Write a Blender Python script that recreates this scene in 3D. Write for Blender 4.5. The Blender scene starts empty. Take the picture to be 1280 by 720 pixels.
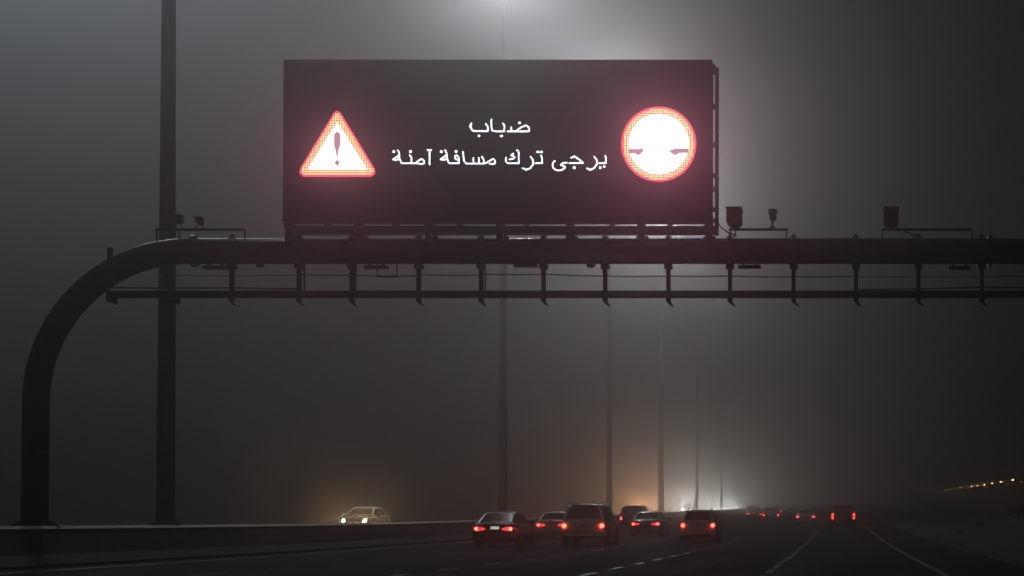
import bpy, bmesh, math, random
from mathutils import Vector, Matrix, noise

R = math.radians
random.seed(7)
S = bpy.context.scene
C = S.collection

# ------------------------------------------------------------------ camera maths
F = 2150.0            # focal length in photo pixels (1280 wide)
CX, CY = 1050.0, 621.2
PITCH = R(0.9)
EYE = Vector((0, 0, 1.07))
ROT = Matrix.Rotation(PITCH, 3, 'X')

def P(px, py, Y):
    """point of the plane y=Y seen at photo pixel (px,py)"""
    d = ROT @ Vector(((px - CX) / F, 1.0, -(py - CY) / F))
    t = Y / d.y
    return EYE + d * t

def rz(y):
    """height of the carriageway along the road: level, then a gentle climb"""
    y = min(y, 520)
    a = y - 72
    return 0.012 * 0.5 * (a + math.sqrt(a * a + 900)) - 0.012 * 0.5 * (-72 + math.sqrt(72 * 72 + 900)) if y > 0 else 0.0

# ------------------------------------------------------------------ materials
def newmat(name):
    m = bpy.data.materials.new(name); m.use_nodes = True
    return m, m.node_tree, m.node_tree.nodes['Principled BSDF']

def mat(name, col, rough=.6, metal=0., bump=0., scale=8., var=.25, coat=0., detail=6., spec=.5, dirt=None):
    m, nt, b = newmat(name)
    b.inputs['Roughness'].default_value = rough
    b.inputs['Metallic'].default_value = metal
    b.inputs['Coat Weight'].default_value = coat
    b.inputs['Specular IOR Level'].default_value = spec
    tc = nt.nodes.new('ShaderNodeTexCoord')
    nz = nt.nodes.new('ShaderNodeTexNoise'); nz.inputs['Scale'].default_value = scale; nz.inputs['Detail'].default_value = detail
    nt.links.new(tc.outputs['Object'], nz.inputs['Vector'])
    cr = nt.nodes.new('ShaderNodeValToRGB')
    c = Vector(col)
    d = Vector(dirt) if dirt else c * (1 - var)
    cr.color_ramp.elements[0].position = .3; cr.color_ramp.elements[1].position = .7
    cr.color_ramp.elements[0].color = (*d, 1)
    cr.color_ramp.elements[1].color = (*(c * (1 + var * .5)), 1)
    nt.links.new(nz.outputs['Fac'], cr.inputs['Fac'])
    nt.links.new(cr.outputs['Color'], b.inputs['Base Color'])
    mr = nt.nodes.new('ShaderNodeMapRange')
    mr.inputs['To Min'].default_value = max(.03, rough - .1); mr.inputs['To Max'].default_value = min(1, rough + .12)
    nt.links.new(nz.outputs['Fac'], mr.inputs['Value']); nt.links.new(mr.outputs[0], b.inputs['Roughness'])
    if bump:
        n2 = nt.nodes.new('ShaderNodeTexNoise'); n2.inputs['Scale'].default_value = scale * 6; n2.inputs['Detail'].default_value = 4
        nt.links.new(tc.outputs['Object'], n2.inputs['Vector'])
        bp = nt.nodes.new('ShaderNodeBump'); bp.inputs['Strength'].default_value = bump; bp.inputs['Distance'].default_value = .02
        nt.links.new(n2.outputs['Fac'], bp.inputs['Height']); nt.links.new(bp.outputs[0], b.inputs['Normal'])
    return m

def emis(name, col, strength, base=(.05, .05, .05), sampling='AUTO'):
    m, nt, b = newmat(name)
    b.inputs['Base Color'].default_value = (*base, 1)
    b.inputs['Emission Color'].default_value = (*col, 1)
    b.inputs['Emission Strength'].default_value = strength
    b.inputs['Roughness'].default_value = .3
    m.cycles.emission_sampling = sampling
    return m

M = {}
M['steel'] = mat('galvanised steel', (.15, .155, .165), .22, .7, .06, 3, .3)
M['steel_dark'] = mat('dark bracket steel', (.045, .045, .05), .5, .3, .05, 6, .3)
M['pole'] = mat('pole paint', (.5, .51, .51), .55, 0, .04, 2, .25)
M['cabinet'] = mat('sign cabinet black', (.018, .017, .019), .5, 0, .02, 1.5, .3)
M['rubber'] = mat('tyre rubber', (.012, .012, .012), .85, 0, .1, 30, .3)
M['plastic'] = mat('black plastic', (.015, .015, .016), .55, 0, 0, 10, .2)
M['chrome'] = mat('chrome', (.55, .55, .56), .18, 1, 0, 10, .1)
M['alloy'] = mat('alloy rim', (.3, .3, .31), .35, .9, 0, 10, .2)
M['glass'] = mat('tinted car glass', (.008, .009, .010), .15, 0, 0, 4, .2, spec=.1)
M['plate'] = mat('plate white', (.7, .69, .64), .5, 0, 0, 30, .15)
M['concrete'] = mat('barrier concrete', (.15, .14, .125), .85, 0, .5, 1.6, .45, detail=9)
M['soil'] = mat('embankment soil', (.02, .017, .013), .98, 0, .8, .5, .5, detail=9)
M['leaf'] = mat('dry scrub leaf', (.045, .055, .03), .8, 0, 0, 1.5, .4)
M['asphalt'] = mat('wet asphalt', (.026, .025, .023), .85, 0, .5, .35, .3, detail=10, spec=.1)
def asphalt():
    m, nt, b = newmat('tracked asphalt'); tc = nt.nodes.new('ShaderNodeTexCoord')
    mp = nt.nodes.new('ShaderNodeMapping'); mp.inputs['Scale'].default_value = (1.1, .035, 1); nt.links.new(tc.outputs['Object'], mp.inputs[0])
    n1 = nt.nodes.new('ShaderNodeTexNoise'); n1.inputs['Scale'].default_value = 1; n1.inputs['Detail'].default_value = 5; nt.links.new(mp.outputs[0], n1.inputs['Vector'])
    n2 = nt.nodes.new('ShaderNodeTexNoise'); n2.inputs['Scale'].default_value = 14; n2.inputs['Detail'].default_value = 6; nt.links.new(tc.outputs['Object'], n2.inputs['Vector'])
    mx = nt.nodes.new('ShaderNodeMix'); mx.data_type = 'FLOAT'; mx.inputs['Factor'].default_value = .35
    nt.links.new(n1.outputs['Fac'], mx.inputs['A']); nt.links.new(n2.outputs['Fac'], mx.inputs['B'])
    cr = nt.nodes.new('ShaderNodeValToRGB'); cr.color_ramp.elements[0].position = .36; cr.color_ramp.elements[1].position = .64
    cr.color_ramp.elements[0].color = (.012, .0115, .011, 1); cr.color_ramp.elements[1].color = (.030, .028, .026, 1)
    nt.links.new(mx.outputs['Result'], cr.inputs['Fac']); nt.links.new(cr.outputs[0], b.inputs['Base Color'])
    mr = nt.nodes.new('ShaderNodeMapRange'); mr.inputs['From Min'].default_value = .35; mr.inputs['From Max'].default_value = .65; mr.inputs['To Min'].default_value = .8; mr.inputs['To Max'].default_value = .97
    nt.links.new(n1.outputs['Fac'], mr.inputs['Value']); nt.links.new(mr.outputs[0], b.inputs['Roughness'])
    b.inputs['Specular IOR Level'].default_value = .06
    bp = nt.nodes.new('ShaderNodeBump'); bp.inputs['Strength'].default_value = .4; bp.inputs['Distance'].default_value = .01
    nt.links.new(n2.outputs['Fac'], bp.inputs['Height']); nt.links.new(bp.outputs[0], b.inputs['Normal'])
    return m
M['asphalt'] = asphalt()
M['sand'] = mat('sandy ground', (.11, .09, .065), .95, 0, .6, .12, .4, detail=9)
M['gutter'] = mat('gutter slot', (.012, .011, .010), .8, 0, .3, 2, .4)
M['white_paint'] = mat('worn road paint', (.80, .79, .76), .25, 0, .12, 5, .3, dirt=(.30, .29, .27), detail=8)
M['yellow_paint'] = mat('yellow road paint', (.60, .45, .15), .35, 0, .3, 3, .3, dirt=(.2, .15, .06), detail=8)

# LED colours: strongly driven LEDs, so the bright middles clip to white as in any camera
M['led_white'] = emis('led symbol white', (1.0, .30, .47), 8.5)
M['led_red'] = emis('led red', (1.0, .03, .10), 2.2)
M['mark_glare'] = emis('symbol mark glare', (.85, .60, .68), .5)  # dark marks, weak emission imitates the glare spilling over them

def dot_grid(nt, pitch):
    """0..1 mask of round LED dots on a square grid in the sign's plane"""
    tc = nt.nodes.new('ShaderNodeTexCoord')
    mp = nt.nodes.new('ShaderNodeVectorMath'); mp.operation = 'MULTIPLY'; mp.inputs[1].default_value = (1/pitch, 0, 1/pitch)
    nt.links.new(tc.outputs['Object'], mp.inputs[0])
    fr = nt.nodes.new('ShaderNodeVectorMath'); fr.operation = 'FRACTION'; nt.links.new(mp.outputs[0], fr.inputs[0])
    ds = nt.nodes.new('ShaderNodeVectorMath'); ds.operation = 'DISTANCE'; ds.inputs[1].default_value = (.5, 0, .5); nt.links.new(fr.outputs[0], ds.inputs[0])
    mr = nt.nodes.new('ShaderNodeMapRange'); mr.inputs['From Min'].default_value = .26; mr.inputs['From Max'].default_value = .44; mr.inputs['To Min'].default_value = 1; mr.inputs['To Max'].default_value = 0
    nt.links.new(ds.outputs['Value'], mr.inputs['Value'])
    return tc, mr.outputs[0]
def led_mat(name, c_gap, c_dot, gap, peak, pitch):
    m, nt, b = newmat(name)
    b.inputs['Base Color'].default_value = (.03, .03, .03, 1)
    tc, fac = dot_grid(nt, pitch)
    mx = nt.nodes.new('ShaderNodeMix'); mx.data_type = 'RGBA'
    mx.inputs['A'].default_value = (*[c*gap/peak for c in c_gap], 1); mx.inputs['B'].default_value = (*c_dot, 1)
    nt.links.new(fac, mx.inputs['Factor'])
    # LEDs age unevenly
    nz = nt.nodes.new('ShaderNodeTexNoise'); nz.inputs['Scale'].default_value = 5; nz.inputs['Detail'].default_value = 3
    nt.links.new(tc.outputs['Object'], nz.inputs['Vector'])
    m2 = nt.nodes.new('ShaderNodeMapRange'); m2.inputs['To Min'].default_value = peak*.65; m2.inputs['To Max'].default_value = peak*1.35
    nt.links.new(nz.outputs['Fac'], m2.inputs['Value'])
    nt.links.new(mx.outputs['Result'], b.inputs['Emission Color']); nt.links.new(m2.outputs[0], b.inputs['Emission Strength'])
    return m
M['led_orange_v'] = led_mat('led orange', (1, .08, .10), (1, .66, .28), .7, 3.0, .060)
M['led_text'] = led_mat('led text', (.8, .82, 1.0), (.9, .92, 1.0), .8, 5, .044)
M['led_orange_h'] = M['led_orange_v']

def screen_mat():
    m, nt, b = newmat('led matrix face')
    tc = nt.nodes.new('ShaderNodeTexCoord')
    br = nt.nodes.new('ShaderNodeTexBrick'); br.offset = 0
    br.inputs['Scale'].default_value = 1; br.inputs['Brick Width'].default_value = .64; br.inputs['Row Height'].default_value = .64
    br.inputs['Mortar Size'].default_value = .006
    br.inputs['Color1'].default_value = (.014, .013, .015, 1); br.inputs['Color2'].default_value = (.017, .016, .018, 1); br.inputs['Mortar'].default_value = (.008, .008, .008, 1)
    mp = nt.nodes.new('ShaderNodeMapping'); mp.inputs['Rotation'].default_value = (R(90), 0, 0)
    nt.links.new(tc.outputs['Object'], mp.inputs[0]); nt.links.new(mp.outputs[0], br.inputs['Vector'])
    nt.links.new(br.outputs['Color'], b.inputs['Base Color'])
    b.inputs['Roughness'].default_value = .6
    return m
M['screen'] = screen_mat()

# ------------------------------------------------------------------ mesh builder
class MB:
    def __init__(s): s.v = []; s.f = []
    def add(s, vs, fs):
        n = len(s.v); s.v += [Vector(v) for v in vs]; s.f += [tuple(i + n for i in f) for f in fs]; return s
    def box(s, a, b):
        x0, y0, z0 = (min(p, q) for p, q in zip(a, b)); x1, y1, z1 = (max(p, q) for p, q in zip(a, b))
        return s.add([(x0,y0,z0),(x1,y0,z0),(x1,y1,z0),(x0,y1,z0),(x0,y0,z1),(x1,y0,z1),(x1,y1,z1),(x0,y1,z1)],
                     [(0,3,2,1),(4,5,6,7),(0,1,5,4),(1,2,6,5),(2,3,7,6),(3,0,4,7)])
    def prism(s, poly, y0, y1):
        """polygon in x,z extruded along y"""
        n = len(poly)
        vs = [(x, y0, z) for x, z in poly] + [(x, y1, z) for x, z in poly]
        return s.add(vs, [tuple(range(n)), tuple(range(2*n-1, n-1, -1))] + [(i, n+i, n+(i+1) % n, (i+1) % n) for i in range(n)])
    def prism_x(s, poly, x0, x1):
        n = len(poly)
        vs = [(x0, y, z) for y, z in poly] + [(x1, y, z) for y, z in poly]
        return s.add(vs, [tuple(range(n)), tuple(range(2*n-1, n-1, -1))] + [(i, n+i, n+(i+1) % n, (i+1) % n) for i in range(n)])
    def loft(s, rings, cap=True):
        n = len(rings[0]); vs = [p for r in rings for p in r]; fs = []
        for k in range(len(rings)-1):
            for i in range(n):
                fs.append((k*n+i, k*n+(i+1) % n, (k+1)*n+(i+1) % n, (k+1)*n+i))
        if cap: fs += [tuple(range(n-1, -1, -1)), tuple(range((len(rings)-1)*n, len(rings)*n))]
        return s.add(vs, fs)
    def tube(s, pts, r, n=8, cap=True):
        pts = [Vector(p) for p in pts]; rs = r if isinstance(r, (list, tuple)) else [r]*len(pts)
        rings = []; up = None
        for i, p in enumerate(pts):
            t = (pts[min(i+1, len(pts)-1)] - pts[max(i-1, 0)]).normalized()
            if up is None:
                up = Vector((0, 1, 0)) if abs(t.y) < .9 else Vector((1, 0, 0))
            a = (up - t*up.dot(t)).normalized(); up = a; b = t.cross(a)
            rings.append([p + (a*math.cos(2*math.pi*k/n) + b*math.sin(2*math.pi*k/n))*rs[i] for k in range(n)])
        return s.loft(rings, cap)
    def lathe(s, prof, c, n=16, axis='Z'):
        """prof: (radius, offset along axis)"""
        c = Vector(c); rings = []
        for r, h in prof:
            ring = []
            for k in range(n):
                a = 2*math.pi*k/n; u, v = r*math.cos(a), r*math.sin(a)
                ring.append(c + (Vector((u, v, h)) if axis == 'Z' else Vector((h, u, v)) if axis == 'X' else Vector((u, h, v))))
            rings.append(ring)
        return s.loft(rings)
    def ribbon(s, pts, w, y0, y1):
        """stroke of width w along x,z points, from y0 to y1, with round-ish ends"""
        for a, b in zip(pts, pts[1:]):
            a = Vector(a); b = Vector(b); d = b - a
            if d.length < 1e-5: continue
            d.normalize(); nrm = Vector((-d.y, d.x))*w/2; e = d*w*.36
            poly = [a-e+nrm*.45, a-e-nrm*.45, a-nrm, b-nrm, b+e-nrm*.45, b+e+nrm*.45, b+nrm, a+nrm]
            s.prism([(q.x, q.y) for q in poly], y0, y1)
        return s
    def build(s, name, m, parent=None, smooth=None, bevel=0):
        me = bpy.data.meshes.new(name)
        off = Vector((0, 0, 0))
        if parent is not None:
            off = absloc(parent)
        me.from_pydata([v - off for v in s.v], [], s.f)
        bm = bmesh.new(); bm.from_mesh(me); bmesh.ops.recalc_face_normals(bm, faces=bm.faces)
        if bevel: bmesh.ops.bevel(bm, geom=bm.edges[:], offset=bevel, segments=2, affect='EDGES', profile=.5)
        bm.to_mesh(me); bm.free()
        if smooth:
            me.polygons.foreach_set('use_smooth', [True]*len(me.polygons)); me.set_sharp_from_angle(angle=R(smooth))
        me.materials.append(m if not isinstance(m, str) else M[m])
        o = bpy.data.objects.new(name, me); C.objects.link(o)
        if parent is not None: o.parent = parent
        return o

def absloc(o):
    l = Vector(o.location)
    while o.parent is not None: o = o.parent; l += o.location
    return l

def tag(o, label=None, cat=None, group=None, kind=None):
    for k, v in (('label', label), ('category', cat), ('group', group), ('kind', kind)):
        if v: o[k] = v
    return o

def thing(name, label, cat, loc=(0, 0, 0), group=None):
    o = bpy.data.objects.new(name, None); C.objects.link(o); o.location = loc; o.empty_display_size = .3
    return tag(o, label, cat, group)

def copy_tree(o, parent=None):
    c = o.copy(); C.objects.link(c)
    if parent is not None: c.parent = parent
    for ch in list(o.children): copy_tree(ch, c)
    return c

# ------------------------------------------------------------------ ground and roads
def strip(name, x0, x1, dz, m, ys, nx=1, wob=0):
    b = MB(); vs = []; fs = []
    for y in ys:
        for i in range(nx+1):
            x = x0 + (x1-x0)*i/nx
            vs.append((x, y, rz(y) + dz + (wob*noise.noise((x*.2, y*.2, 3)) if wob else 0)))
    n = nx+1
    for k in range(len(ys)-1):
        for i in range(nx): fs.append((k*n+i, k*n+i+1, (k+1)*n+i+1, (k+1)*n+i))
    b.add(vs, fs); o = b.build(name, m); return tag(o, kind='structure')

YS = [-150, -80, -40] + list(range(-20, 300, 5)) + list(range(300, 530, 10)) + [600, 800, 1100, 1500]
strip('ground', -1500, 1500, -.09, 'sand', YS, 40)
strip('road', -18.75, 4.5, 0, 'asphalt', YS, 8)
strip('opposite_road', -42, -20.6, .12, 'asphalt', YS, 6)
strip('gutter', -18.62, -18.30, .004, 'gutter', YS)

def lane_row(x, ys, length, studs):
    b = MB()
    for y in ys:
        step = length/studs
        for k in range(studs):
            a = y + k*step; z = rz(a) + .006; w = .075
            jx = random.uniform(-.01, .01); f = .62 if studs > 1 else .97
            b.add([(x-w+jx, a, z), (x+w+jx, a, z), (x+w+jx, a+step*f, rz(a+step*f)+.006), (x-w+jx, a+step*f, rz(a+step*f)+.006)], [(0, 1, 2, 3)])
    o = b.build('lane_marking', 'white_paint'); return tag(o, kind='structure')
lane_row(-13.15, [30.0+4.85*i for i in range(40)], 2.2, 4)
lane_row(-8.95, [28.8+4.85*i for i in range(40)], 2.2, 4)
lane_row(-5.2, [30.2+4.5*i for i in range(44)], 2.0, 4)
lane_row(-1.52, [27.5+4.5*i for i in range(44)], 3.1, 2)
def solid_line(x, w, m):
    b = MB(); vs = []; fs = []
    ys = [0] + list(range(10, 300, 5)) + [350, 400, 500]
    for y in ys: vs += [(x-w, y, rz(y)+.006), (x+w, y, rz(y)+.006)]
    for k in range(len(ys)-1): fs.append((2*k, 2*k+1, 2*k+3, 2*k+2))
    b.add(vs, fs); tag(b.build('edge_line', m), kind='structure')
solid_line(2.15, .075, 'yellow_paint'); solid_line(-17.55, .075, 'yellow_paint')

# roadside embankment, a rough heap of dark soil on the verge
def embank():
    b = MB(); vs = []; fs = []; ys = [8+2*i for i in range(46)]; xs = [4.5 + .42*i for i in range(40)]
    for y in ys:
        env = max(0., min(1, (y-6)/14)) * max(0., min(1, (98-y)/22))
        for x in xs:
            t = (x - 4.6)/3.0
            h = 1.72*(1/(1+math.exp(-4.2*(t-.45))) - .13)*env
            h += .22*noise.noise((x*.55, y*.16, 0)) * max(0, min(1, t*2)) + .1*noise.noise((x*1.7, y*.6, 5))*max(0, min(1, t*2))
            if x > 16: h *= max(0, 1-(x-16)/5)
            vs.append((x, y, rz(y) - .05 + max(0, h)))
    n = len(xs)
    for k in range(len(ys)-1):
        for i in range(n-1): fs.append((k*n+i, k*n+i+1, (k+1)*n+i+1, (k+1)*n+i))
    b.add(vs, fs); return tag(b.build('embankment', 'soil', smooth=60), kind='structure')
embank()
def scrub():
    b = MB(); rnd = random.Random(3)
    for _ in range(70):
        y = rnd.uniform(40, 90); x = rnd.uniform(6.2, 12); R0 = rnd.uniform(.25, .6)
        env = max(0., min(1, (98-y)/22)); z0 = rz(y) + 1.35*env*min(1, (x-5)/2.4)
        for k in range(70):
            d = Vector((rnd.gauss(0, 1), rnd.gauss(0, 1), abs(rnd.gauss(0, .7)))).normalized()*R0*rnd.uniform(.3, 1)
            c = Vector((x, y, z0)) + d; u = Vector((rnd.uniform(-1, 1), rnd.uniform(-1, 1), rnd.uniform(-1, 1))).normalized()*rnd.uniform(.04, .09)
            w = u.orthogonal().normalized()*.03
            b.add([c-u, c+w, c+u, c-w], [(0, 1, 2, 3)])
    return tag(b.build('scrub', 'leaf'), kind='stuff')
scrub()

# ------------------------------------------------------------------ median barrier
def barrier():
    t = thing('median_barrier', 'long low concrete median barrier with sloped toe running under the lamp posts', 'barrier', (-19.8, 40, 0))
    b = MB(); prof = [(-18.75, -.03), (-18.75, .07), (-18.98, .30), (-19.12, .88), (-19.16, .905), (-20.44, .905), (-20.48, .88), (-20.62, .42), (-20.85, .19), (-20.85, -.03)]
    ys = [-30] + list(range(-20, 300, 6)) + list(range(300, 521, 20))
    b.loft([[(x, y, rz(y)+z) for x, z in prof] for y in ys]); b.build('wall', 'concrete', t)
    c = MB(); cp = [(-19.10, .907), (-19.10, .915), (-19.22, .985), (-19.40, .985), (-19.40, .907)]  # added bevelled strip, its pale tone stands for a lamp-lit top edge
    c.loft([[(x, y, rz(y)+z) for x, z in cp] for y in ys]); c.build('lit_edge', mat('lit_edge', (.62, .58, .50), .5, 0, .3, 2, .3), t)
barrier()

# ------------------------------------------------------------------ gantry
GD = 42.2                     # distance of the gantry
def G(px, py, dy=0):          # point of the gantry plane
    return P(px, py, GD + dy)
px_m = F/GD
def gantry():
    base = G(45, 655); base.z = rz(GD) + .905
    g = thing('overhead_gantry', 'grey steel pipe gantry with curved shoulder and hanging lower rail', 'gantry', base)
    # pipe: leg, shoulder, beam, far shoulder, far leg
    a = G(45, 504); c = G(235, 314)
    rad = c.x - a.x; zc = c.z; r = .315
    legx = a.x
    b = MB(); b.tube([(legx, GD, base.z+.06), (legx, GD, zc-rad)], [r*1.03, r], 28); b.build('leg', 'steel', g, 40)
    b = MB(); b.tube([(legx+rad-rad*math.cos(R(q)), GD, zc-rad+rad*math.sin(R(q))) for q in range(0, 91, 5)], r, 28); b.build('shoulder', 'steel', g, 40)
    e = G(1264, 314); fl = G(1237, 314)
    b = MB(); b.tube([(legx+rad, GD, zc), (e.x, GD, zc)], r, 28); b.build('beam', 'steel', g, 40)
    b = MB(); b.tube([(e.x+rad*math.sin(R(q)), GD, zc-rad+rad*math.cos(R(q))) for q in range(0, 91, 5)], r, 28); b.build('shoulder', 'steel', g, 40)
    b = MB(); b.tube([(e.x+rad, GD, zc-rad), (e.x+rad, GD, .2)], r, 28); b.build('leg', 'steel', g, 40)
    # bolted flanges
    for x in (G(243, 314).x, fl.x):
        f = MB(); f.lathe([(r+.002, -.05), (r+.075, -.05), (r+.075, .05), (r+.002, .05)], (x, GD, zc), 28, 'X').build('flange', 'steel', g, 40)
    for x in (legx,):
        bb = MB(); bb.lathe([(.62, 0), (.62, .05), (.0, .05)], (x, GD, base.z), 20)
        for k in range(8):
            q = R(45*k); u = Vector((math.cos(q), math.sin(q), 0)); w = Vector((-u.y, u.x, 0))*.015
            p0 = Vector((x, GD, base.z+.05))
            bb.add([p0+u*.3-w, p0+u*.58-w, p0+u*.58-w+Vector((0,0,.05)), p0+u*.3-w+Vector((0,0,.2)), p0+u*.3+w, p0+u*.58+w, p0+u*.58+w+Vector((0,0,.05)), p0+u*.3+w+Vector((0,0,.2))],
                   [(0,1,2,3),(7,6,5,4),(0,4,5,1),(1,5,6,2),(2,6,7,3),(3,7,4,0)])
        bb.build('base_plate', 'steel_dark', g)
    # lower rail
    x0 = G(134, 368).x; x1 = legx + 2*rad + (e.x-legx-rad) - 1.2
    zr = G(300, 368).z
    b = MB(); b.box((x0, GD-.09, zr-.085), (x1, GD+.09, zr+.085)); b.build('lower_rail', 'steel_dark', g, bevel=.012)
    # hangers with pipe clamps and hooked feet
    for px in (290, 374, 440, 523.5, 601.5, 679.5, 756.5, 835.5, 912.5, 992, 1070, 1148, 1227):
        x = G(px, 340).x
        h = MB(); h.box((x-.05, GD-.06, zr+.087), (x+.05, GD+.06, zc-r-.03)); ho = h.build('hanger', 'steel_dark', g, bevel=.008)
        k = MB(); k.lathe([(r+.003, -.045), (r+.03, -.045), (r+.03, .045), (r+.003, .045)], (x, GD, zc), 24, 'X')
        k.box((x-.1, GD-.1, zc-r-.12), (x+.1, GD+.1, zc-r-.015))
        k.box((x-.035, GD-.02, zc+r+.02), (x+.035, GD+.02, zc+r+.11)); k.box((x-.085, GD-.03, zc+r+.03), (x+.085, GD+.03, zc+r+.055))
        k.build('clamp', 'steel_dark', ho)
        q = MB(); q.prism([(x-.06, zr-.087), (x+.06, zr-.087), (x+.06, zr-.2), (x+.13, zr-.27), (x+.13, zr-.3), (x+.05, zr-.27), (x-.06, zr-.17)], GD-.05, GD+.05)
        q.build('hook', 'steel_dark', ho)
    for px in (140, 218):
        x = G(px, 368).x
        q = MB(); q.prism([(x-.13, zr-.087), (x+.13, zr-.087), (x+.13, zr-.26), (x-.13, zr-.17)], GD-.05, GD+.05); q.build('hook', 'steel_dark', g)
    # cables strung between hangers
    def sag(p0, p1, s, n=10): return [p0.lerp(p1, i/n) - Vector((0, 0, s*4*(i/n)*(1-i/n))) for i in range(n+1)]
    for pa, pb in (((374, 343), (440, 344)), ((440, 344), (523, 345)), ((523, 343), (602, 344)), ((602, 342.5), (679, 343)), ((679, 342.5), (757, 345)), ((757, 345), (835, 345)), ((835, 345), (912, 345)), ((912, 345), (992, 346)), ((992, 346), (1070, 345))):
        b = MB(); b.tube(sag(G(*pa), G(*pb), .012), .016, 6); b.build('cable', 'steel_dark', g)
    for pa, pb in (((140, 359.5), (290, 359.5)), ((290, 359.5), (372, 361)), ((1073, 362), (1227, 359)), ((1227, 359), (1400, 360))):
        b = MB(); b.tube(sag(G(*pa), G(*pb), .01), .02, 6); b.build('cable', 'steel_dark', g)
    for pa, pb in (((1070, 346), (1290, 345)), ((205, 344), (374, 343.5))):
        b = MB(); b.tube(sag(G(*pa), G(*pb), .02), .009, 6); b.build('cable', 'steel_dark', g)
    for px, y0 in ((380.5, 330), (444.5, 330), (606.5, 331)):
        b = MB(); b.tube([G(px, y0), G(px, 364)], .022, 6); b.build('conduit', 'steel_dark', g)
    # U-shaped cable drop
    b = MB(); b.tube([G(471.5, 330), G(471.5, 346), G(496, 346.5), G(496, 330)], .018, 6); b.build('conduit', 'steel_dark', g)
    # boxes slung under the pipe
    for x0p, x1p, yp in ((255, 284, 334.5), (456, 484, 334), (643, 671, 332), (923, 951, 333.5), (1186, 1213, 335)):
        p, q = G(x0p, yp-1.6), G(x1p, yp+1.6)
        b = MB(); b.box((p.x, GD-.13, q.z), (q.x, GD+.13, p.z))
        for w in (.2, .8):
            xx = p.x + (q.x-p.x)*w; b.box((xx-.03, GD-.05, p.z), (xx+.03, GD+.05, zc-r+.02))
        b.build('junction_box', 'steel_dark', g)
    p = G(738.5, 330); b = MB(); b.lathe([(.0, .09), (.1, .07), (.12, 0), (.09, -.08), (0, -.1)], p, 12); b.build('sensor_dome', 'plastic', g, 50)
    p = G(325, 332); b = MB(); b.box((p.x-.08, GD-.06, p.z-.04), (p.x+.08, GD+.06, p.z+.08)); b.build('lug', 'steel_dark', g)
    p = G(137.5, 325); b = MB(); b.box((p.x-.055, GD-.05, p.z-.06), (p.x+.055, GD+.05, p.z+.3)); b.box((p.x, GD-.04, p.z-.1), (p.x+.16, GD+.04, p.z)); b.build('lug', 'steel_dark', g)
    # rails on the pipe that carry the cameras
    for x0p, x1p, legs in ((194, 306, (196, 224, 306)), (911, 985, (913, 983)), (1102, 1215, (1103, 1215))):
        p, q = G(x0p, 287), G(x1p, 287)
        b = MB(); b.box((p.x, GD-.03, p.z-.028), (q.x, GD+.03, p.z+.028))
        for l in legs:
            xx = G(l, 290).x
            zz = zc + (math.sqrt(max(0, (rad+r)**2 - (legx+rad-xx)**2)) - rad if xx < legx+rad else r)
            b.box((xx-.018, GD-.018, zz-.03), (xx+.018, GD+.018, p.z-.03))
        b.build('mounting_rail', 'steel_dark', g)
    return zc, r
ZC, RP = gantry()

def camera_box(label, px, grp):
    """hooded camera housing seen end-on, on a forked bracket"""
    p = G(px, 286)
    t = thing('traffic_camera', label, 'traffic camera', p, grp)
    b = MB(); w = .185
    prof = [(-w, .14), (-w*.96, .45), (w*.96, .45), (w, .14), (w*.35, .03), (-w*.35, .03)]
    prof = [(p.x+x, p.z+z) for x, z in prof]
    b.prism(prof, GD-.32, GD+.3); b.build('housing', 'plastic', t, bevel=.015)
    h = MB(); h.box((p.x-w-.012, GD-.42, p.z+.452), (p.x+w+.012, GD+.32, p.z+.475)); h.build('hood', 'steel_dark', t)
    l = MB(); l.lathe([(.085, 0), (.085, -.03), (.06, -.035)], (p.x, GD-.32, p.z+.28), 14, 'Y'); l.build('lens', 'glass', t, 40)
    k = MB(); k.box((p.x-.035, GD-.04, p.z-.0), (p.x+.035, GD+.04, p.z+.05)); k.build('bracket', 'steel_dark', t)
    return t
def camera_small(label, px, grp, s=1., top=264, turn=0):
    p = G(px, 286); t = thing('traffic_camera', label, 'traffic camera', p, grp)
    hz = G(px, top).z - p.z
    b = MB(); c = (p.x, GD, p.z+hz*.66)
    b.lathe([(.0, -.2*s), (.07*s, -.2*s), (.085*s, -.17*s), (.1*s, .14*s), (.09*s, .17*s), (0, .17*s)], c, 14, 'Y')
    b.box((p.x-.105*s, GD-.24*s, p.z+hz*.66+.075*s), (p.x+.105*s, GD+.12*s, p.z+hz)); b.build('housing', 'plastic', t, 40)
    l = MB(); l.lathe([(.055*s, -.2*s-.001), (.05*s, -.2*s-.02)], c, 12, 'Y'); l.build('lens', 'glass', t)
    k = MB()
    if turn:   # A-shaped fork
        for d in (-1, 1): k.tube([(p.x, GD, p.z+hz*.5), (p.x+d*.1, GD, p.z+.02)], .014, 6)
    else:
        k.tube([(p.x, GD, p.z+hz*.55), (p.x-.02, GD, p.z+.03)], .028, 8); k.box((p.x-.08, GD-.05, p.z+.02), (p.x+.06, GD+.05, p.z+.055))
    k.build('bracket', 'steel_dark', t)
    return t
GC = 'traffic cameras on the gantry pipe'
camera_small('small camera on forked bracket next to the tall lamp post, above the gantry bend', 223, GC, .9, 269, 1)
camera_small('small round camera on forked bracket between the tall lamp post and the sign', 249.5, GC, .78, 272, 1)
camera_box('boxy camera housing on the rail just beside the sign', 918, GC)
camera_small('slim camera on a thin stalk sharing a rail with a boxy camera', 966, GC, .95, 263)
camera_box('boxy camera housing alone at the end of its long rail, farthest from the sign', 1113.5, GC)
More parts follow.
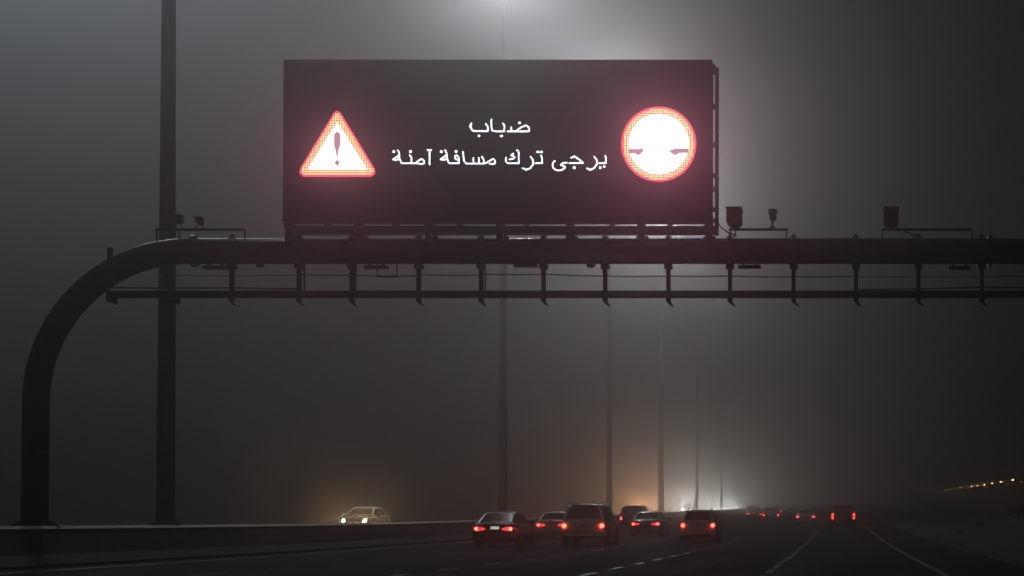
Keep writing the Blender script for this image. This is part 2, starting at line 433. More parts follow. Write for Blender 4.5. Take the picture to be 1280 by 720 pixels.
# loose cables from the two boxy cameras down to the pipe
for pts in (((919, 284), (921, 291), (917, 296)), ((1119, 282), (1130, 290), (1150, 296)), ((898, 279), (904, 289), (916, 292), (921, 295))):
    b = MB(); q = [G(*p) for p in pts]; q = [q[0]] + [q[i].lerp(q[i+1], .5) for i in range(len(q)-1)] + [q[-1]]
    b.tube(q, .02, 6)
    o = b.build('cable', 'plastic')
    lab = {919: 'short black cable hanging from the boxy camera beside the sign', 1119: 'black cable sloping from the lone boxy camera to the pipe', 898: 'looped black cable from the lower corner of the sign to the pipe'}[pts[0][0]]
    tag(o, lab, 'cable')

# ------------------------------------------------------------------ the message sign
SD = GD - .62                  # face of the screen
def Q(px, py): p = P(px, py, SD); return (p.x, p.z)
def sign():
    x0, z1 = Q(355, 75); x1, z0 = Q(890, 277.5)
    t = thing('message_sign', 'large dark electronic motorway sign showing a red triangle, Arabic fog warning and round symbol', 'message sign', ((x0+x1)/2, GD, z0))
    b = MB(); b.box((x0, SD+.005, z0), (x1, SD+.36, z1)); b.build('cabinet', 'cabinet', t, bevel=.012)
    e = .05
    fr = MB(); y0, y1 = SD-.03, SD+.03
    fr.box((x0-.002, y0, z1-e), (x1+.002, y1, z1+.002)); fr.box((x0-.002, y0, z0-.002), (x1+.002, y1, z0+e))
    fr.box((x0-.002, y0, z0+e), (x0+e, y1, z1-e)); fr.box((x1-e, y0, z0+e), (x1+.002, y1, z1-e)); fr.build('frame', 'cabinet', t)
    sc = MB(); sc.box((x0+e, SD-.004, z0+e), (x1-e, SD+.004, z1-e)); sco = sc.build('screen', 'screen', t)
    ya, yb = SD-.014, SD-.0045
    def lit(name, m, polys=None, strokes=None, dots=None, w=.05, lab=None, front=0):
        b = MB()
        for p in polys or (): b.prism([Q(*q) for q in p], ya-front, yb-front)
        for s in strokes or (): b.ribbon([Q(*q) for q in s], w, ya-front, yb-front)
        for q, rr in dots or ():
            c = Q(*q); b.prism([(c[0]+rr*math.cos(k*math.pi/4+.39), c[1]+rr*math.sin(k*math.pi/4+.39)) for k in range(8)], ya-front, yb-front)
        o = b.build(name, m, sco)
        if lab: o['label'] = lab
        return o
    def T(u, v): return (370+u/7.2, 130+v/7.2)
    def ringmesh(name, m, outer, inner, front=0):
        b = MB(); n = len(outer); o = [Q(*p) for p in outer]; i = [Q(*p) for p in inner]
        vs = [(x, ya-front, z) for x, z in o] + [(x, ya-front, z) for x, z in i] + [(x, yb-front, z) for x, z in o] + [(x, yb-front, z) for x, z in i]
        fs = []
        for k in range(n):
            j = (k+1) % n
            fs += [(k, j, n+j, n+k), (2*n+k, 3*n+k, 3*n+j, 2*n+j), (k, 2*n+k, 2*n+j, j), (n+k, n+j, 3*n+j, 3*n+k)]
        b.add(vs, fs); return b.build(name, m, sco)
    A = [T(345, 78), T(372, 62), T(400, 78), T(712, 590), T(712, 625), T(680, 655), T(66, 655), T(36, 625), T(36, 590)]
    B = [T(352, 92), T(372, 80), T(393, 92), T(697, 592), T(697, 615), T(672, 640), T(74, 640), T(49, 615), T(49, 592)]
    D = [T(370, 168), T(372, 166), T(374, 168), T(634, 580), T(636, 585), T(634, 589), T(112, 589), T(110, 585), T(112, 580)]
    ringmesh('triangle_edge', 'led_red', A, B); ringmesh('triangle_border', 'led_orange_h', B, D)
    lit('triangle_field', 'led_white', [D])
    lit('exclamation_mark', 'mark_glare', [[T(372, 248), T(398, 265), T(402, 300), T(402, 375), T(385, 420), T(378, 478), T(366, 478), T(358, 420), T(344, 375), T(344, 300), T(348, 265)],
                                    [T(372, 500), T(402, 531), T(372, 563), T(344, 531)]], front=.012)
    c = (823.5, 180.3)
    def circ(rx, n=64): return [(c[0]+rx*math.sin(2*math.pi*k/n), c[1]-rx*math.cos(2*math.pi*k/n)) for k in range(n)]
    ringmesh('circle_edge', 'led_red', circ(46.8), circ(44.6)); ringmesh('circle_border', 'led_orange_v', circ(44.6), circ(37.6))
    lit('circle_field', 'led_white', [circ(37.6)])
    def K(u, v): return (770+u/6.545, 125+v/6.545)
    lit('car_symbol', 'mark_glare', [[K(108, 402), K(200, 402), K(213, 390), K(230, 416), K(205, 440), K(182, 458), K(160, 440), K(112, 438)]], front=.012,
        strokes=[[K(178, 352), K(210, 400)], [K(130, 352), K(131, 400)]], w=.022)
    lit('car_symbol', 'mark_glare', [[K(594, 398), K(482, 398), K(428, 418), K(446, 434), K(488, 456), K(515, 436), K(592, 434)]], front=.012,
        strokes=[[K(575, 350), K(525, 392)]], w=.016)
    # lettering, traced stroke by stroke
    def L1(*p): return [(484+u/16, 176+v/16) for u, v in p]
    def L2(*p): return [(544+u/16, 176+v/16) for u, v in p]
    def L3(*p): return [(620+u/16, 176+v/16) for u, v in p]
    def L4(*p): return [(684+u/16, 176+v/16) for u, v in p]
    def L5(*p): return [(580+u/14.22, 136+v/14.22) for u, v in p]
    w = .034; d = .032
    lit('lettering', 'led_text', strokes=[
        L5((135, 262), (108, 312), (162, 398), (420, 402), (428, 330), (388, 268)),
        L5((496, 190), (482, 222), (500, 385), (560, 403)), L5((575, 403), (716, 403), (726, 310), (692, 262)),
        L5((765, 403), (1155, 403), (1158, 335), (1112, 300), (1040, 315), (925, 395)), L5((835, 330), (855, 395))],
        dots=[(L5((268, 482))[0], d), (L5((668, 485))[0], d), (L5((987, 250))[0], d)], w=w)
    words_ = [
        ([L1((208, 185), (246, 245), (246, 355), (292, 455), (560, 455), (640, 390), (690, 362), (738, 405), (738, 455), (690, 466), (575, 455)),
          L1((244, 290), (118, 375), (165, 392), (240, 365)), L1((448, 285), (488, 335), (486, 445)), L1((848, 225), (848, 475)), L1((800, 186), (880, 186))],
         [L1((133, 217)), L1((470, 217))]),
        ([L2((196, 185), (232, 245), (236, 355), (282, 455), (470, 455), (478, 345), (430, 285), (388, 328), (420, 372), (474, 372)),
          L2((230, 290), (110, 370), (160, 390), (228, 365)),
          L2((558, 215), (570, 385), (618, 460), (985, 460), (1095, 400), (1160, 362), (1205, 412), (1202, 458), (1150, 466), (1075, 458)),
          L2((768, 345), (772, 450)), L2((876, 345), (880, 450)), L2((938, 318), (970, 380), (970, 450))],
         [L2((125, 217)), L2((418, 213))]),
        ([L3((415, 185), (460, 225), (458, 455), (240, 455), (190, 400), (208, 338)), L3((350, 252), (306, 292), (372, 322), (358, 355), (270, 374))], []),
        ([L3((688, 315), (744, 390), (738, 480), (680, 556), (600, 580), (532, 545))], []),
        ([L3((900, 292), (920, 352), (920, 452), (785, 452))],
         [L3((838, 224)), L3((908, 224))]),
        ([L4((150, 402), (102, 480), (132, 558), (200, 594), (290, 586), (358, 540), (350, 512), (272, 490), (312, 448), (400, 432)),
          L4((482, 345), (540, 312), (600, 345), (720, 445), (445, 452)),
          L4((936, 315), (1000, 390), (990, 480), (930, 556), (860, 582), (792, 550)), L4((1156, 298), (1180, 352), (1175, 450), (1035, 452))],
         [L4((540, 538)), L4((1065, 540)), L4((1140, 515))])]
    for st, dt in words_: lit('lettering', 'led_text', strokes=st, dots=[(q[0], d) for q in dt], w=w)
    # maker's plate with illegible wear
    p = Q(366, 265); q = Q(389, 270)
    b = MB(); b.box((p[0], SD-.008, q[1]), (q[0], SD-.0045, p[1])); b.build('plate', 'steel_dark', sco)
    # rail under the cabinet, brackets down to the pipe
    zt, zb = Q(600, 281.3)[1], Q(600, 290)[1]
    b = MB(); b.box((x0+.02, SD+.1, zb), (x1+.1, SD+.5, zt)); b.build('bottom_rail', 'steel_dark', t, bevel=.01)
    for px in (362, 449, 537, 626, 713, 802, 886):
        x = P(px, 285, SD+.3).x
        b = MB(); b.box((x-.09, SD+.12, zt-.001), (x+.09, SD+.46, z0+.003)); b.box((x-.07, SD+.16, ZC+RP-.12), (x+.07, GD+.08, zb+.001))
        b.box((x-.14, GD-.2, ZC+RP-.08), (x+.14, GD+.2, ZC+RP+.03)); b.build('support_bracket', 'steel_dark', t)
    for px in (405, 492, 580, 668, 757, 845):
        x = P(px, 280, SD+.3).x + random.uniform(-.2, .2)
        b = MB(); b.box((x-.06, SD+.14, zt-.001), (x+.06, SD+.4, z0+.01)); b.build('spacer', 'steel_dark', t)
    # rear frame column that shows past the cabinet's edge
    xa = P(894.0, 180, SD+.5).x; xb = P(898.4, 180, SD+.5).x
    b = MB(); b.box((xa, SD+.42, zb), (xb, SD+.58, z1-.06)); b.build('rear_column', 'steel_dark', t, bevel=.008)
    for py in (78, 84, 128, 176, 215, 232, 258, 272):
        z = Q(893, py)[1]; b = MB(); b.box((x1-.06, SD+.34, z-.05), (xa+.01, SD+.52, z+.05)); b.build('tie_bar', 'steel_dark', t)
    for py in (128, 141, 227, 240, 274, 284):
        z = Q(353, py)[1]; b = MB(); b.prism([(x0+.02, z-.03), (x0-.09, z+.03), (x0-.09, z+.05), (x0+.02, z+.03)], SD+.3, SD+.36); b.build('hinge', 'steel_dark', t)
sign()

# ------------------------------------------------------------------ lamp posts
LAMP_H = 36.0
M['lamp'] = emis('lamp lens', (1, .97, .9), .6, sampling='NONE')
POSTS = [(1, 1.), (2, .98), (3, .95), (4, 1.25), (5, .8), (6, .8)]
lamp_word = {1: 'thick pale lamp post standing closest, behind the curved gantry shoulder', 2: 'tall lamp post rising behind the dark red sedan up to the sign',
             3: 'hazy tall lamp post rising behind the white four-wheel drive', 4: 'broad hazy lamp post behind the pair of dark cars',
             5: 'thin lamp post fading into fog at the white headlight glare', 6: 'faintest thinnest lamp post beyond the white headlight glare'}
def post(n, k):
    y = {3: 146., 4: 188., 5: 236., 6: 284.}.get(n, 50.0*n); x = -19.6
    zb = rz(y) + .905
    t = thing('lamp_post', lamp_word[n], 'lamp post', (x, y, zb), 'tall lamp posts along the median')
    b = MB(); b.tube([(x, y, zb+.05), (x, y, zb+6), (x, y, zb+LAMP_H-.9-.905)], [.275*k, .245*k, .12*k], 12); b.build('pole', 'pole', t, 20)
    b = MB(); b.box((x-.42*k, y-.42*k, zb), (x+.42*k, y+.42*k, zb+.06))
    b.lathe([(.42*k, .06), (.41*k, .15), (.31*k, .19), (.27*k, .20)], (x, y, zb), 12); b.build('base_plate', 'concrete', t)
    b = MB(); zt = rz(y)+LAMP_H
    b.lathe([(.14, -.95), (.3, -.85), (.3, -.7), (.14, -.6), (.10, .1), (0, .12)], (x, y, zt), 14); b.build('collar', 'pole', t, 40)
    for k2 in range(6):
        q = R(60*k2); u = Vector((math.cos(q), math.sin(q), 0)); c = Vector((x, y, zt-.35))
        a = MB(); a.tube([c+u*.1, c+u*.62], .03, 6); ao = a.build('arm', 'pole', t)
        h = MB(); h.lathe([(.0, .16), (.12, .14), (.24, -.06), (.24, -.1), (.0, -.1)], c+u*.85, 12); h.build('lamp_head', 'pole', ao, 30)
        l = MB(); l.lathe([(.21, -.102), (.2, -.125), (.0, -.135)], c+u*.85, 12); l.build('lens', 'lamp', ao)
    return t, Vector((x, y, zt-1.6))
def point(name, loc, col, watts, radius=.3, parent=None):
    l = bpy.data.lights.new(name, 'POINT'); l.energy = watts; l.color = col; l.shadow_soft_size = radius
    o = bpy.data.objects.new(name, l); C.objects.link(o)
    if parent is not None: o.parent = parent; o.location = loc - absloc(parent)
    else: o.location = loc
    return o
LAMP_W = 3000.
for n, k in POSTS:
    t, lp = post(n, k)
    point('mast_light', lp, (.94, .98, 1.0), LAMP_W*{1: 1.3, 2: 1.8, 3: 4.2, 4: 3.2}.get(n, .025), .5, t)

# far row of low orange street lamps beyond the embankment
M['lamp_orange'] = emis('sodium lens', (1, .52, .22), 30, sampling='NONE')
first = None
pts = [(1265.8, 600.2), (1251, 602.6), (1240, 604.3), (1230, 605.8), (1221.8, 607), (1214.4, 608.2), (1201, 609.7), (1188, 611.8), (1183, 612.7)]
def srow():
    proto = None
    for i, (px, py) in enumerate(pts):
        y = 22*F/(px-CX); p = P(px, py, y); gz = rz(y)-.09
        if proto is None:
            t = thing('street_lamp', 'small orange street lamp in the distant row above the dark embankment', 'street lamp', (p.x, y, gz), 'distant row of orange street lamps')
            h = p.z - gz
            b = MB(); b.tube([(p.x, y, gz), (p.x, y, gz+h-.2), (p.x, y, gz+h+.15)], [.09, .06, .05], 8); b.build('pole', 'pole', t)
            b = MB(); b.lathe([(.0, .2), (.22, .14), (.27, .08), (0, .075)], (p.x, y, gz+h), 10); b.build('lamp_head', 'pole', t)
            b = MB(); b.lathe([(.14, .07), (.12, -.04), (0, -.07)], (p.x, y, gz+h), 10); b.build('lens', 'lamp_orange', t)
            proto = t
            point('sodium_light', Vector((p.x, y, gz+h-.4)), (1, .6, .3), 1, .15, t)
        else:
            t = copy_tree(proto); t.location = (p.x, y, p.z - (pz0 - pg0))
            t['label'] = 'small orange street lamp in the distant row above the dark embankment'
        if i == 0: pz0, pg0 = p.z, gz
srow()

# ------------------------------------------------------------------ cars
def paint(name, col, rough=.3, metal=.2):
    return mat(name, col, rough, metal, 0, 2.5, .18, coat=.5)
PAINT = {'dark red': paint('dark red paint', (.035, .008, .010)), 'white': paint('white paint', (.82, .80, .76), .35, 0),
         'silver': paint('silver paint', (.6, .6, .59), .35, .1), 'black': paint('black paint', (.012, .012, .014)), 'grey': paint('grey paint', (.05, .05, .055))}
TAIL = emis('tail lamp lit', (1.0, .055, .03), 20, (.2, .01, .01))
TAIL_DIM = emis('tail lamp glow', (1.0, .04, .05), 3.2, (.2, .01, .01), 'NONE')
TAIL_FAR = emis('tail lamp lit far', (1.0, .045, .035), 11, (.2, .01, .01), 'NONE')
PLATE_GLOW = emis('glowing number plate', (1, .95, .85), .8, (.7, .7, .66), 'NONE')  # the plate glows by itself in place of a plate lamp
AMBER = emis('amber lamp', (1, .45, .08), 2.0, (.3, .1, .01), 'NONE')
HEAD_WARM = emis('warm headlamp', (1, .66, .36), 110, (.5, .5, .5), 'NONE')
HEAD_WHITE = emis('white headlamp', (.95, 1, .92), 1000, (.5, .5, .5), 'NONE')
HEAD_ORANGE = emis('halogen headlamp', (1, .55, .22), 60, (.5, .5, .5), 'NONE')

KIND = {
 'sedan': dict(L=4.8, W=.91, deck=.98, hood=.90, H=1.45, cab=[(-1.95, 1.0), (-1.1, 1.40), (-.75, 1.45), (.25, 1.45), (.55, 1.40), (1.45, .96)], wb=.80, wr=.60, wheel=.33, lamp=(.50, .15, .76)),
 'suv': dict(L=4.85, W=.965, deck=1.12, hood=1.05, H=1.78, cab=[(-2.36, 1.12), (-2.12, 1.68), (-1.9, 1.77), (.2, 1.78), (.5, 1.72), (1.35, 1.08)], wb=.90, wr=.67, wheel=.38, lamp=(.26, .26, .86)),
 'wagon': dict(L=4.45, W=.885, deck=.98, hood=.92, H=1.54, cab=[(-2.14, 1.0), (-1.72, 1.48), (-1.5, 1.53), (.2, 1.54), (.5, 1.48), (1.4, .96)], wb=.82, wr=.63, wheel=.32, lamp=(.26, .22, .80)),
}
def car(kind, colour, label, x, y, onc=False, tail=None, head=None, far=False, vertical_lamps=False, group=None, dz=0, beam=None):
    K = KIND[kind]; pm = PAINT[colour]; L, W, deck, hood = K['L'], K['W'], K['deck'], K['hood']
    t = thing('car' if kind != 'suv' else 'four_wheel_drive', label, 'car', (0, 0, 0), group)
    y0, y1 = -L/2, L/2; zb = .27 if kind != 'suv' else .36
    def ring(yy, zb, zt, w, cr=.025):
        h = zt-zb
        half = [(w*.80, zb), (w*.93, zb+.05), (w*.985, zb+.2*h), (w, zb+.45*h), (w, zb+.62*h), (w*.975, zb+.82*h), (w*.93, zt-.045), (w*.87, zt-.012), (w*.72, zt), (w*.3, zt+cr)]
        return [(a, yy, z) for a, z in half] + [(-a, yy, z) for a, z in reversed(half)]
    st = [(y0, zb+.20, deck-.10, W*.84), (y0+.03, zb+.10, deck-.04, W*.90), (y0+.12, zb+.03, deck-.005, W*.955), (y0+.4, zb, deck+.005, W*.985), (y0+.9, zb-.02, deck+.01, W),
          (y0+1.5, zb-.04, deck-.005, W), (0, zb-.05, deck-.02, W), (y1-1.5, zb-.04, hood+.03, W), (y1-.9, zb-.02, hood, W*.99), (y1-.4, zb, hood-.06, W*.965), (y1-.14, zb+.02, hood-.13, W*.92), (y1-.03, zb+.06, hood-.2, W*.85), (y1, zb+.14, hood-.28, W*.76)]
    b = MB(); b.loft([ring(*s) for s in st]); body = b.build('body', pm, t, 38)
    cab = K['cab']; wb, wr, H = K['wb'], K['wr'], K['H']; zbelt = deck-.05
    def wat(z): return wb + (wr-wb)*max(0, min(1, (z-zbelt)/(H-zbelt)))
    b = MB(); rings = []
    for yy, zt in cab:
        wt = wat(zt); zm = max(zbelt+.01, zt-.06)
        half = [(wb, zbelt-.05), (wat(zm), zm), (wt*.95, zt-.012), (wt*.75, zt), (wt*.35, zt+.02)]
        rings.append([(a, yy, z) for a, z in half] + [(-a, yy, z) for a, z in reversed(half)])
    b.loft(rings); b.build('cabin', pm, t, 40)
    def slope(name, pa, pb, inset=.86):
        (ya, za), (yb, zb_) = pa, pb
        n = Vector((0, -(zb_-za), (yb-ya))); n = n.normalized() if (yb > ya) else (-n).normalized()
        n = n if n.z > 0 else -n
        vs = []
        for f, sgn in ((.10, 1), (.92, 1)):
            yy, zz = ya+(yb-ya)*f, za+(zb_-za)*f
            w = wat(zz)*inset
            for xx, lift in ((-w, .004), (-w*.4, .022), (w*.4, .022), (w, .004)):
                vs.append(Vector((xx, yy, zz)) + n*lift)
        low = [v - n*.05 for v in vs]
        fs = [(0, 1, 5, 4), (1, 2, 6, 5), (2, 3, 7, 6)]
        fs += [tuple(8+i for i in reversed(f)) for f in fs] + [(0, 8, 9, 1), (1, 9, 10, 2), (2, 10, 11, 3), (3, 11, 15, 7), (7, 15, 14, 6), (6, 14, 13, 5), (5, 13, 12, 4), (4, 12, 8, 0)]
        return MB().add(vs+low, fs).build(name, 'glass', t, 30)
    slope('rear_window', cab[0], cab[1]); slope('windscreen', cab[5], cab[4])
    for sg in (-1, 1):
        for ya, yb, yc, yd in ((cab[0][0]+.42 if kind == 'sedan' else cab[1][0]-.05, -.32, -.32, cab[2][0]-.25), (-.24, cab[5][0]-.35, cab[4][0]+.0, -.24)):
            zl, zh = zbelt+.06, H-.12
            o = .012
            pts4 = [(ya, zl), (yb, zl), (yc, zh), (yd, zh)]
            vs = [(sg*(wat(z)+o), yy, z) for yy, z in pts4] + [(sg*(wat(z)-.03), yy, z) for yy, z in pts4]
            MB().add(vs, [(0, 1, 2, 3), (7, 6, 5, 4), (0, 4, 5, 1), (1, 5, 6, 2), (2, 6, 7, 3), (3, 7, 4, 0)]).build('side_window', 'glass', t)
        m = MB(); mx = sg*(W+.09); m.lathe([(0, -.08), (.09, -.07), (.11, 0), (.08, .08), (0, .1)], (mx, .85, zbelt+.08), 10, 'Y')
        m.box((sg*(W-.06), .83, zbelt+.02), (mx, .88, zbelt+.06)); m.build('wing_mirror', pm, t, 40)
    # bumpers and sills
    b = MB(); zz = zb+.02
    b.loft([[(-W*.86, yy, z0_), (W*.86, yy, z0_), (W*.97, yy+.12, z0_), (W*.97, yy+.12, z1_), (W*.86, yy, z1_), (-W*.86, yy, z1_), (-W*.97, yy+.12, z1_), (-W*.97, yy+.12, z0_)] for yy, z0_, z1_ in ((y0-.05, zb+.08, zb+.26), (y0+.35, zb+.02, zb+.26))])
    bump = b.build('rear_bumper', pm if kind == 'sedan' else M['plastic'] if colour != 'white' else pm, t, 30)
    b = MB(); b.box((-W*.7, y0-.02, zb-.06), (W*.7, y0+.4, zb+.10)); b.build('diffuser', 'plastic', bump)
    # wheels
    for sg in (-1, 1):
        for yy in (y0+.98, y1-.92):
            r = K['wheel']; c = (sg*(W-.11), yy, r)
            a = MB(); a.lathe([(r+.075, -.02), (r+.075, .035), (r+.05, .04), (0, .04)] if sg > 0 else [(r+.075, .02), (r+.075, -.035), (r+.05, -.04), (0, -.04)], (sg*(W-.03), yy, r+.01), 20, 'X'); a.build('wheel_arch', 'plastic', t)
            w = MB(); w.lathe([(r*.62, -.11), (r*.95, -.11), (r, -.08), (r, .08), (r*.95, .11), (r*.62, .11)], (sg*(W-.085), yy, r), 22, 'X'); wo = w.build('wheel', 'rubber', t, 40)
            q = MB(); q.lathe([(r*.61, 0), (r*.60, sg*.02), (r*.2, sg*.01), (0, sg*.03)], (sg*(W+.012), yy, r), 14, 'X'); q.build('rim', 'alloy', wo)
    # lamps at the tail
    lw, lh, lz = K['lamp']
    tm = tail or TAIL
    for sg in (-1, 1):
        xo = W*.93; b = MB()
        if kind == 'sedan' and not far:
            vs = []
            pl = [(xo-.50, lz-.035), (xo-.28, lz-.075), (xo-.02, lz-.075), (xo, lz+.0), (xo-.02, lz+.085), (xo-.28, lz+.075), (xo-.5, lz+.02)]
            n = len(pl)
            vs = [(sg*px_, y0-.028+(.10 if px_ > xo-.1 else 0), z) for px_, z in pl] + [(sg*px_, y0+.16, z) for px_, z in pl]
            b.add(vs, [tuple(range(n)), tuple(range(2*n-1, n-1, -1))] + [(i, n+i, n+(i+1) % n, (i+1) % n) for i in range(n)])
            lo = b.build('tail_lamp', TAIL_DIM, t)
            k = MB(); k.lathe([(.0, -.042), (.05, -.04), (.072, -.02), (.072, .02)], (sg*(xo-.16), y0, lz), 12, 'Y'); k.build('bulb', tm, lo)
            k = MB(); k.box((sg*(xo-.46), y0-.034, lz-.012), (sg*(xo-.22), y0-.02, lz+.012)); k.build('light_strip', TAIL_DIM, lo)
        else:
            hh = lh*(1.5 if vertical_lamps else 1); zc = lz + (.12 if vertical_lamps else 0)
            pl = [(xo-lw*.7, zc-hh/2), (xo-.02, zc-hh/2), (xo+.005, zc), (xo-.03, zc+hh/2), (xo-lw*.55, zc+hh/2)]
            n = len(pl)
            vs = [(sg*px_, y0-.03+(.08 if px_ > xo-.05 else 0), z) for px_, z in pl] + [(sg*px_, y0+.2, z) for px_, z in pl]
            b.add(vs, [tuple(range(n)), tuple(range(2*n-1, n-1, -1))] + [(i, n+i, n+(i+1) % n, (i+1) % n) for i in range(n)])
            lo = b.build('tail_lamp', TAIL_DIM, t)
            for kz in ((-.13, .13) if vertical_lamps else (0,)):
                k = MB(); k.lathe([(.0, -.055), (.06, -.05), (.085, -.03), (.085, .02)], (sg*(xo-.1), y0, zc+kz), 12, 'Y'); k.build('bulb', tm, lo)
    pz = (.80 if kind == 'sedan' else .74)
    pw = .17 if colour == 'dark red' else .26
    b = MB(); b.box((-pw+.06, y0-.045, pz-.055), (pw+.06, y0-.005, pz+.055)); b.build('number_plate', PLATE_GLOW if (kind == 'sedan' and colour == 'dark red') else M['plate'], t)
    b = MB(); b.box((-.34, y0-.05, pz+.075), (.34, y0+.02, pz+.10)); b.build('plate_garnish', 'chrome', t)
    e = MB(); e.lathe([(0, -.035), (.05, -.033), (.06, -.02), (.06, .03)], (-.0, y0, pz+.17), 12, 'Y'); e.build('badge', 'chrome', t)
    if kind == 'sedan':
        for sg in (-1, 1):
            e = MB(); e.lathe([(.045, -.09), (.045, .1), (.035, .1)], (sg*.5, y0, zb-.01), 10, 'Y'); e.build('exhaust', 'chrome', t, 40)
    if kind != 'sedan':
        e = MB(); e.tube([(-.05, y0+.14+.0, deck+.10), (.45, y0+.17, deck+.14)], .012, 6); e.build('wiper', 'plastic', t)
        e = MB(); e.box((-.55, cab[1][0]-.14, H-.05), (.55, cab[2][0]-.1, H-.015)); e.build('spoiler', pm, t)
        for sg in (-1, 1):
            e = MB(); e.tube([(sg*wr*.86, -1.5, H+.01), (sg*wr*.86, -1.4, H+.06), (sg*wr*.86, 0, H+.065), (sg*wr*.86, .12, H+.01)], .018, 6); e.build('roof_rail', 'plastic', t)
    # front end
    for sg in (-1, 1):
        hx, hz = sg*W*.66, hood-.22
        b = MB(); b.lathe([(.14, -.12), (.14, .035), (.1, .05)], (hx, y1-.06, hz), 14, 'Y'); lo = b.build('headlamp', 'glass', t)
        k = MB(); k.lathe([(.085, .0), (.08, .02), (0, .03)], (hx, y1-.005, hz), 14, 'Y'); k.build('bulb', head or M['chrome'], lo)
    if head:
        for sg in ((-1, 1) if y < 200 else (0,)):
            l = bpy.data.lights.new('headlight_beam', 'SPOT'); l.energy = beam[0]*(1 if y < 200 else 2); l.color = beam[1]; l.spot_size = R(110); l.spot_blend = 1; l.shadow_soft_size = .08
            lo = bpy.data.objects.new('headlight_beam', l); C.objects.link(lo); lo.parent = t; lo.location = (sg*W*.66, y1+.06, hood-.22); lo.rotation_euler = (R(88), 0, 0)
    b = MB(); b.prism([(-.42, hood-.30), (.42, hood-.30), (.36, hood-.42), (-.36, hood-.42)], y1-.1, y1+.02); b.build('grille', 'plastic', t)
    b = MB(); b.box((-.26, y1-.05, .42), (.26, y1+.03, .53)); b.build('number_plate', 'plate', t)
    t.location = (x, y + L/2, rz(y)+dz)
    sl = math.atan((rz(y+3)-rz(y-3))/6)
    t.rotation_euler = (-sl, 0, math.pi) if onc else (sl, 0, 0)
    return t
GS = 'cars driving away in the fog'; GO = 'oncoming cars beyond the barrier'
car('sedan', 'dark red', 'dark sedan with long glowing tail lamps and a lit white number plate', -13.9, 69, group=GS)
car('suv', 'white', 'white four-wheel drive seen from behind, tallest car of the close group', -10.85, 72.6, group=GS)
car('sedan', 'silver', 'pale sedan half hidden behind the white four-wheel drive', -15.1, 90, group=GS)
car('sedan', 'black', 'black sedan overlapping a taller dark car', -10.85, 96, group=GS)
car('suv', 'black', 'dark four-wheel drive half hidden behind a black sedan, orange glow behind it', -15.0, 124, group=GS)
car('wagon', 'white', 'white estate car driving by itself, below the white headlight glare', -6.86, 83, group=GS)
car('suv', 'grey', 'dark tall car with upright tail lamps, nearest the yellow road edge line', .25, 130, tail=TAIL_FAR, far=True, vertical_lamps=True, group=GS)
car('sedan', 'silver', 'distant sedan with red tail lamps next to the tall dark car with upright lamps', -3.1, 155, tail=TAIL_FAR, far=True, group=GS)
car('wagon', 'grey', 'distant estate car with red tail lamps, between two pairs of smaller tail lamps', -6.95, 173, tail=TAIL_FAR, far=True, group=GS)
car('sedan', 'black', 'distant dark sedan, lower of two pairs of red lamps nearest the white glare', -9.95, 200, tail=TAIL_FAR, far=True, group=GS)
car('suv', 'black', 'distant dark four-wheel drive, a faint pair of red lamps above a nearer car', -9.8, 262, tail=TAIL_FAR, far=True, group=GS)
car('suv', 'grey', 'most distant four-wheel drive with one faint red lamp beside the white glare', -12.9, 252, tail=TAIL_FAR, far=True, group=GS)
car('sedan', 'grey', 'oncoming sedan with warm headlamps just above the concrete barrier', -27.4, 97, True, head=HEAD_WARM, group=GO, dz=.26, beam=(55, (1, .58, .3)))
car('sedan', 'grey', 'oncoming car whose orange headlamps glow behind the dark four-wheel drive', -26.6, 230, True, head=HEAD_ORANGE, group=GO, dz=.2, beam=(2000, (1, .43, .14)))
for x, y, k, c, l in ((-26.4, 296, 'suv', 'white', 'oncoming car with the brightest white headlamps, first in the line of glare'), (-28.6, 320, 'sedan', 'silver', 'oncoming car with white headlamps half lost in the brightest glare'),
                   (-26.2, 352, 'sedan', 'white', 'oncoming car with separate white headlamps in the middle of the glare'), (-26.4, 385, 'wagon', 'grey', 'oncoming car with dimmer white headlamps past the middle of the glare'),
                   (-26.6, 430, 'suv', 'silver', 'farthest oncoming car, white headlamps at the dim end of the glare')):
    car(k, c, l, x, y, True, head=HEAD_WHITE, group=GO, dz=.2, beam=(2900 if y < 300 else 2600, (.97, 1, .93)))

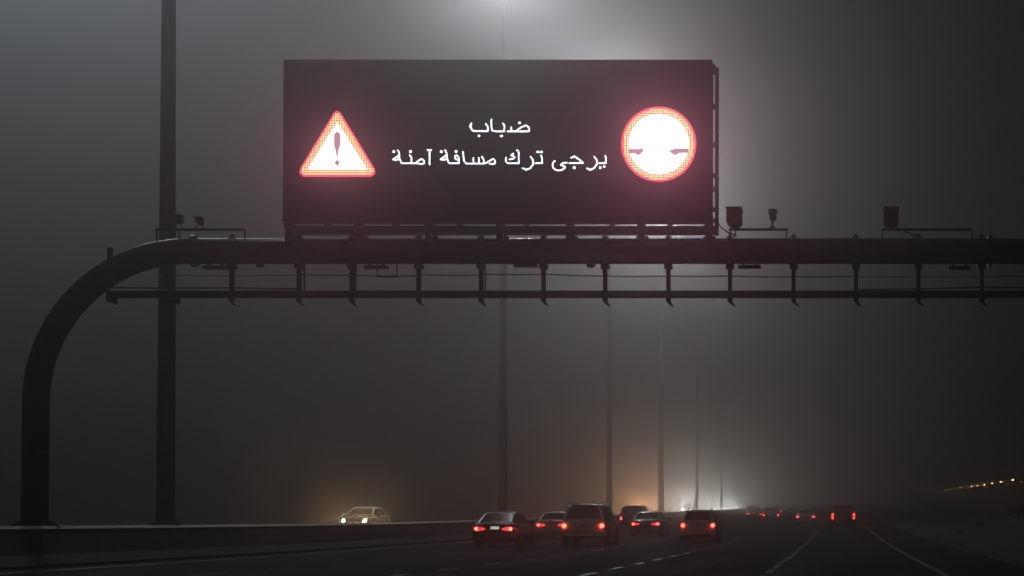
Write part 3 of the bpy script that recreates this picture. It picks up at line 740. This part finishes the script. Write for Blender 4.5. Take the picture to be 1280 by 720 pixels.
# ------------------------------------------------------------------ fog
def haze():
    b = MB(); b.box((-1600, -250, -1.2), (1600, 1600, 42)); m = bpy.data.materials.new('fog'); m.use_nodes = True
    nt = m.node_tree; nt.nodes.clear(); o = nt.nodes.new('ShaderNodeOutputMaterial'); v = nt.nodes.new('ShaderNodeVolumePrincipled')
    v.inputs['Color'].default_value = (.92, .925, .93, 1); v.inputs['Density'].default_value = .0090; v.inputs['Anisotropy'].default_value = .925
    nt.links.new(v.outputs[0], o.inputs['Volume']); ob = b.build('haze', m); tag(ob, kind='stuff')
haze()

# ------------------------------------------------------------------ sky, sun, camera
SUN_EL, SUN_AZ, SUN, SKY = 26, -25, .14, .0003
w = bpy.data.worlds.new('World'); S.world = w; w.use_nodes = True
nt = w.node_tree; bg = nt.nodes['Background']
sk = nt.nodes.new('ShaderNodeTexSky'); sk.sky_type = 'NISHITA'; sk.sun_disc = False
sk.sun_elevation = R(SUN_EL); sk.sun_rotation = R(SUN_AZ); sk.air_density = 1; sk.dust_density = 3
nt.links.new(sk.outputs[0], bg.inputs['Color']); bg.inputs['Strength'].default_value = SKY
sl = bpy.data.lights.new('sun', 'SUN'); sl.energy = SUN; sl.angle = R(10); sl.color = (.84, .93, 1)  # weak sun added to stand in for the dusk glow
so = bpy.data.objects.new('sun', sl); C.objects.link(so); so.rotation_euler = (R(SUN_EL - 90), 0, R(-SUN_AZ))

cam = bpy.data.cameras.new('camera'); co = bpy.data.objects.new('camera', cam); C.objects.link(co)
co.location = EYE; co.rotation_euler = (R(90) + PITCH, 0, 0)
cam.sensor_width = 36; cam.lens = 36*F/1280
cam.shift_x = -(CX-640)/1280; cam.shift_y = (CY-360)/1280
cam.clip_start = .1; cam.clip_end = 6000
S.camera = co

S.view_settings.view_transform = 'Standard'; S.view_settings.look = 'None'; S.view_settings.exposure = 0; S.view_settings.gamma = 1
cy = S.cycles
cy.use_denoising = True; cy.denoiser = 'OPENIMAGEDENOISE'
cy.max_bounces = 6; cy.volume_bounces = 0; cy.diffuse_bounces = 2; cy.glossy_bounces = 2; cy.transmission_bounces = 2; cy.transparent_max_bounces = 4
cy.use_light_tree = True
cy.sample_clamp_indirect = 4; cy.sample_clamp_direct = 200; cy.use_adaptive_sampling = False; cy.denoising_prefilter = 'ACCURATE'
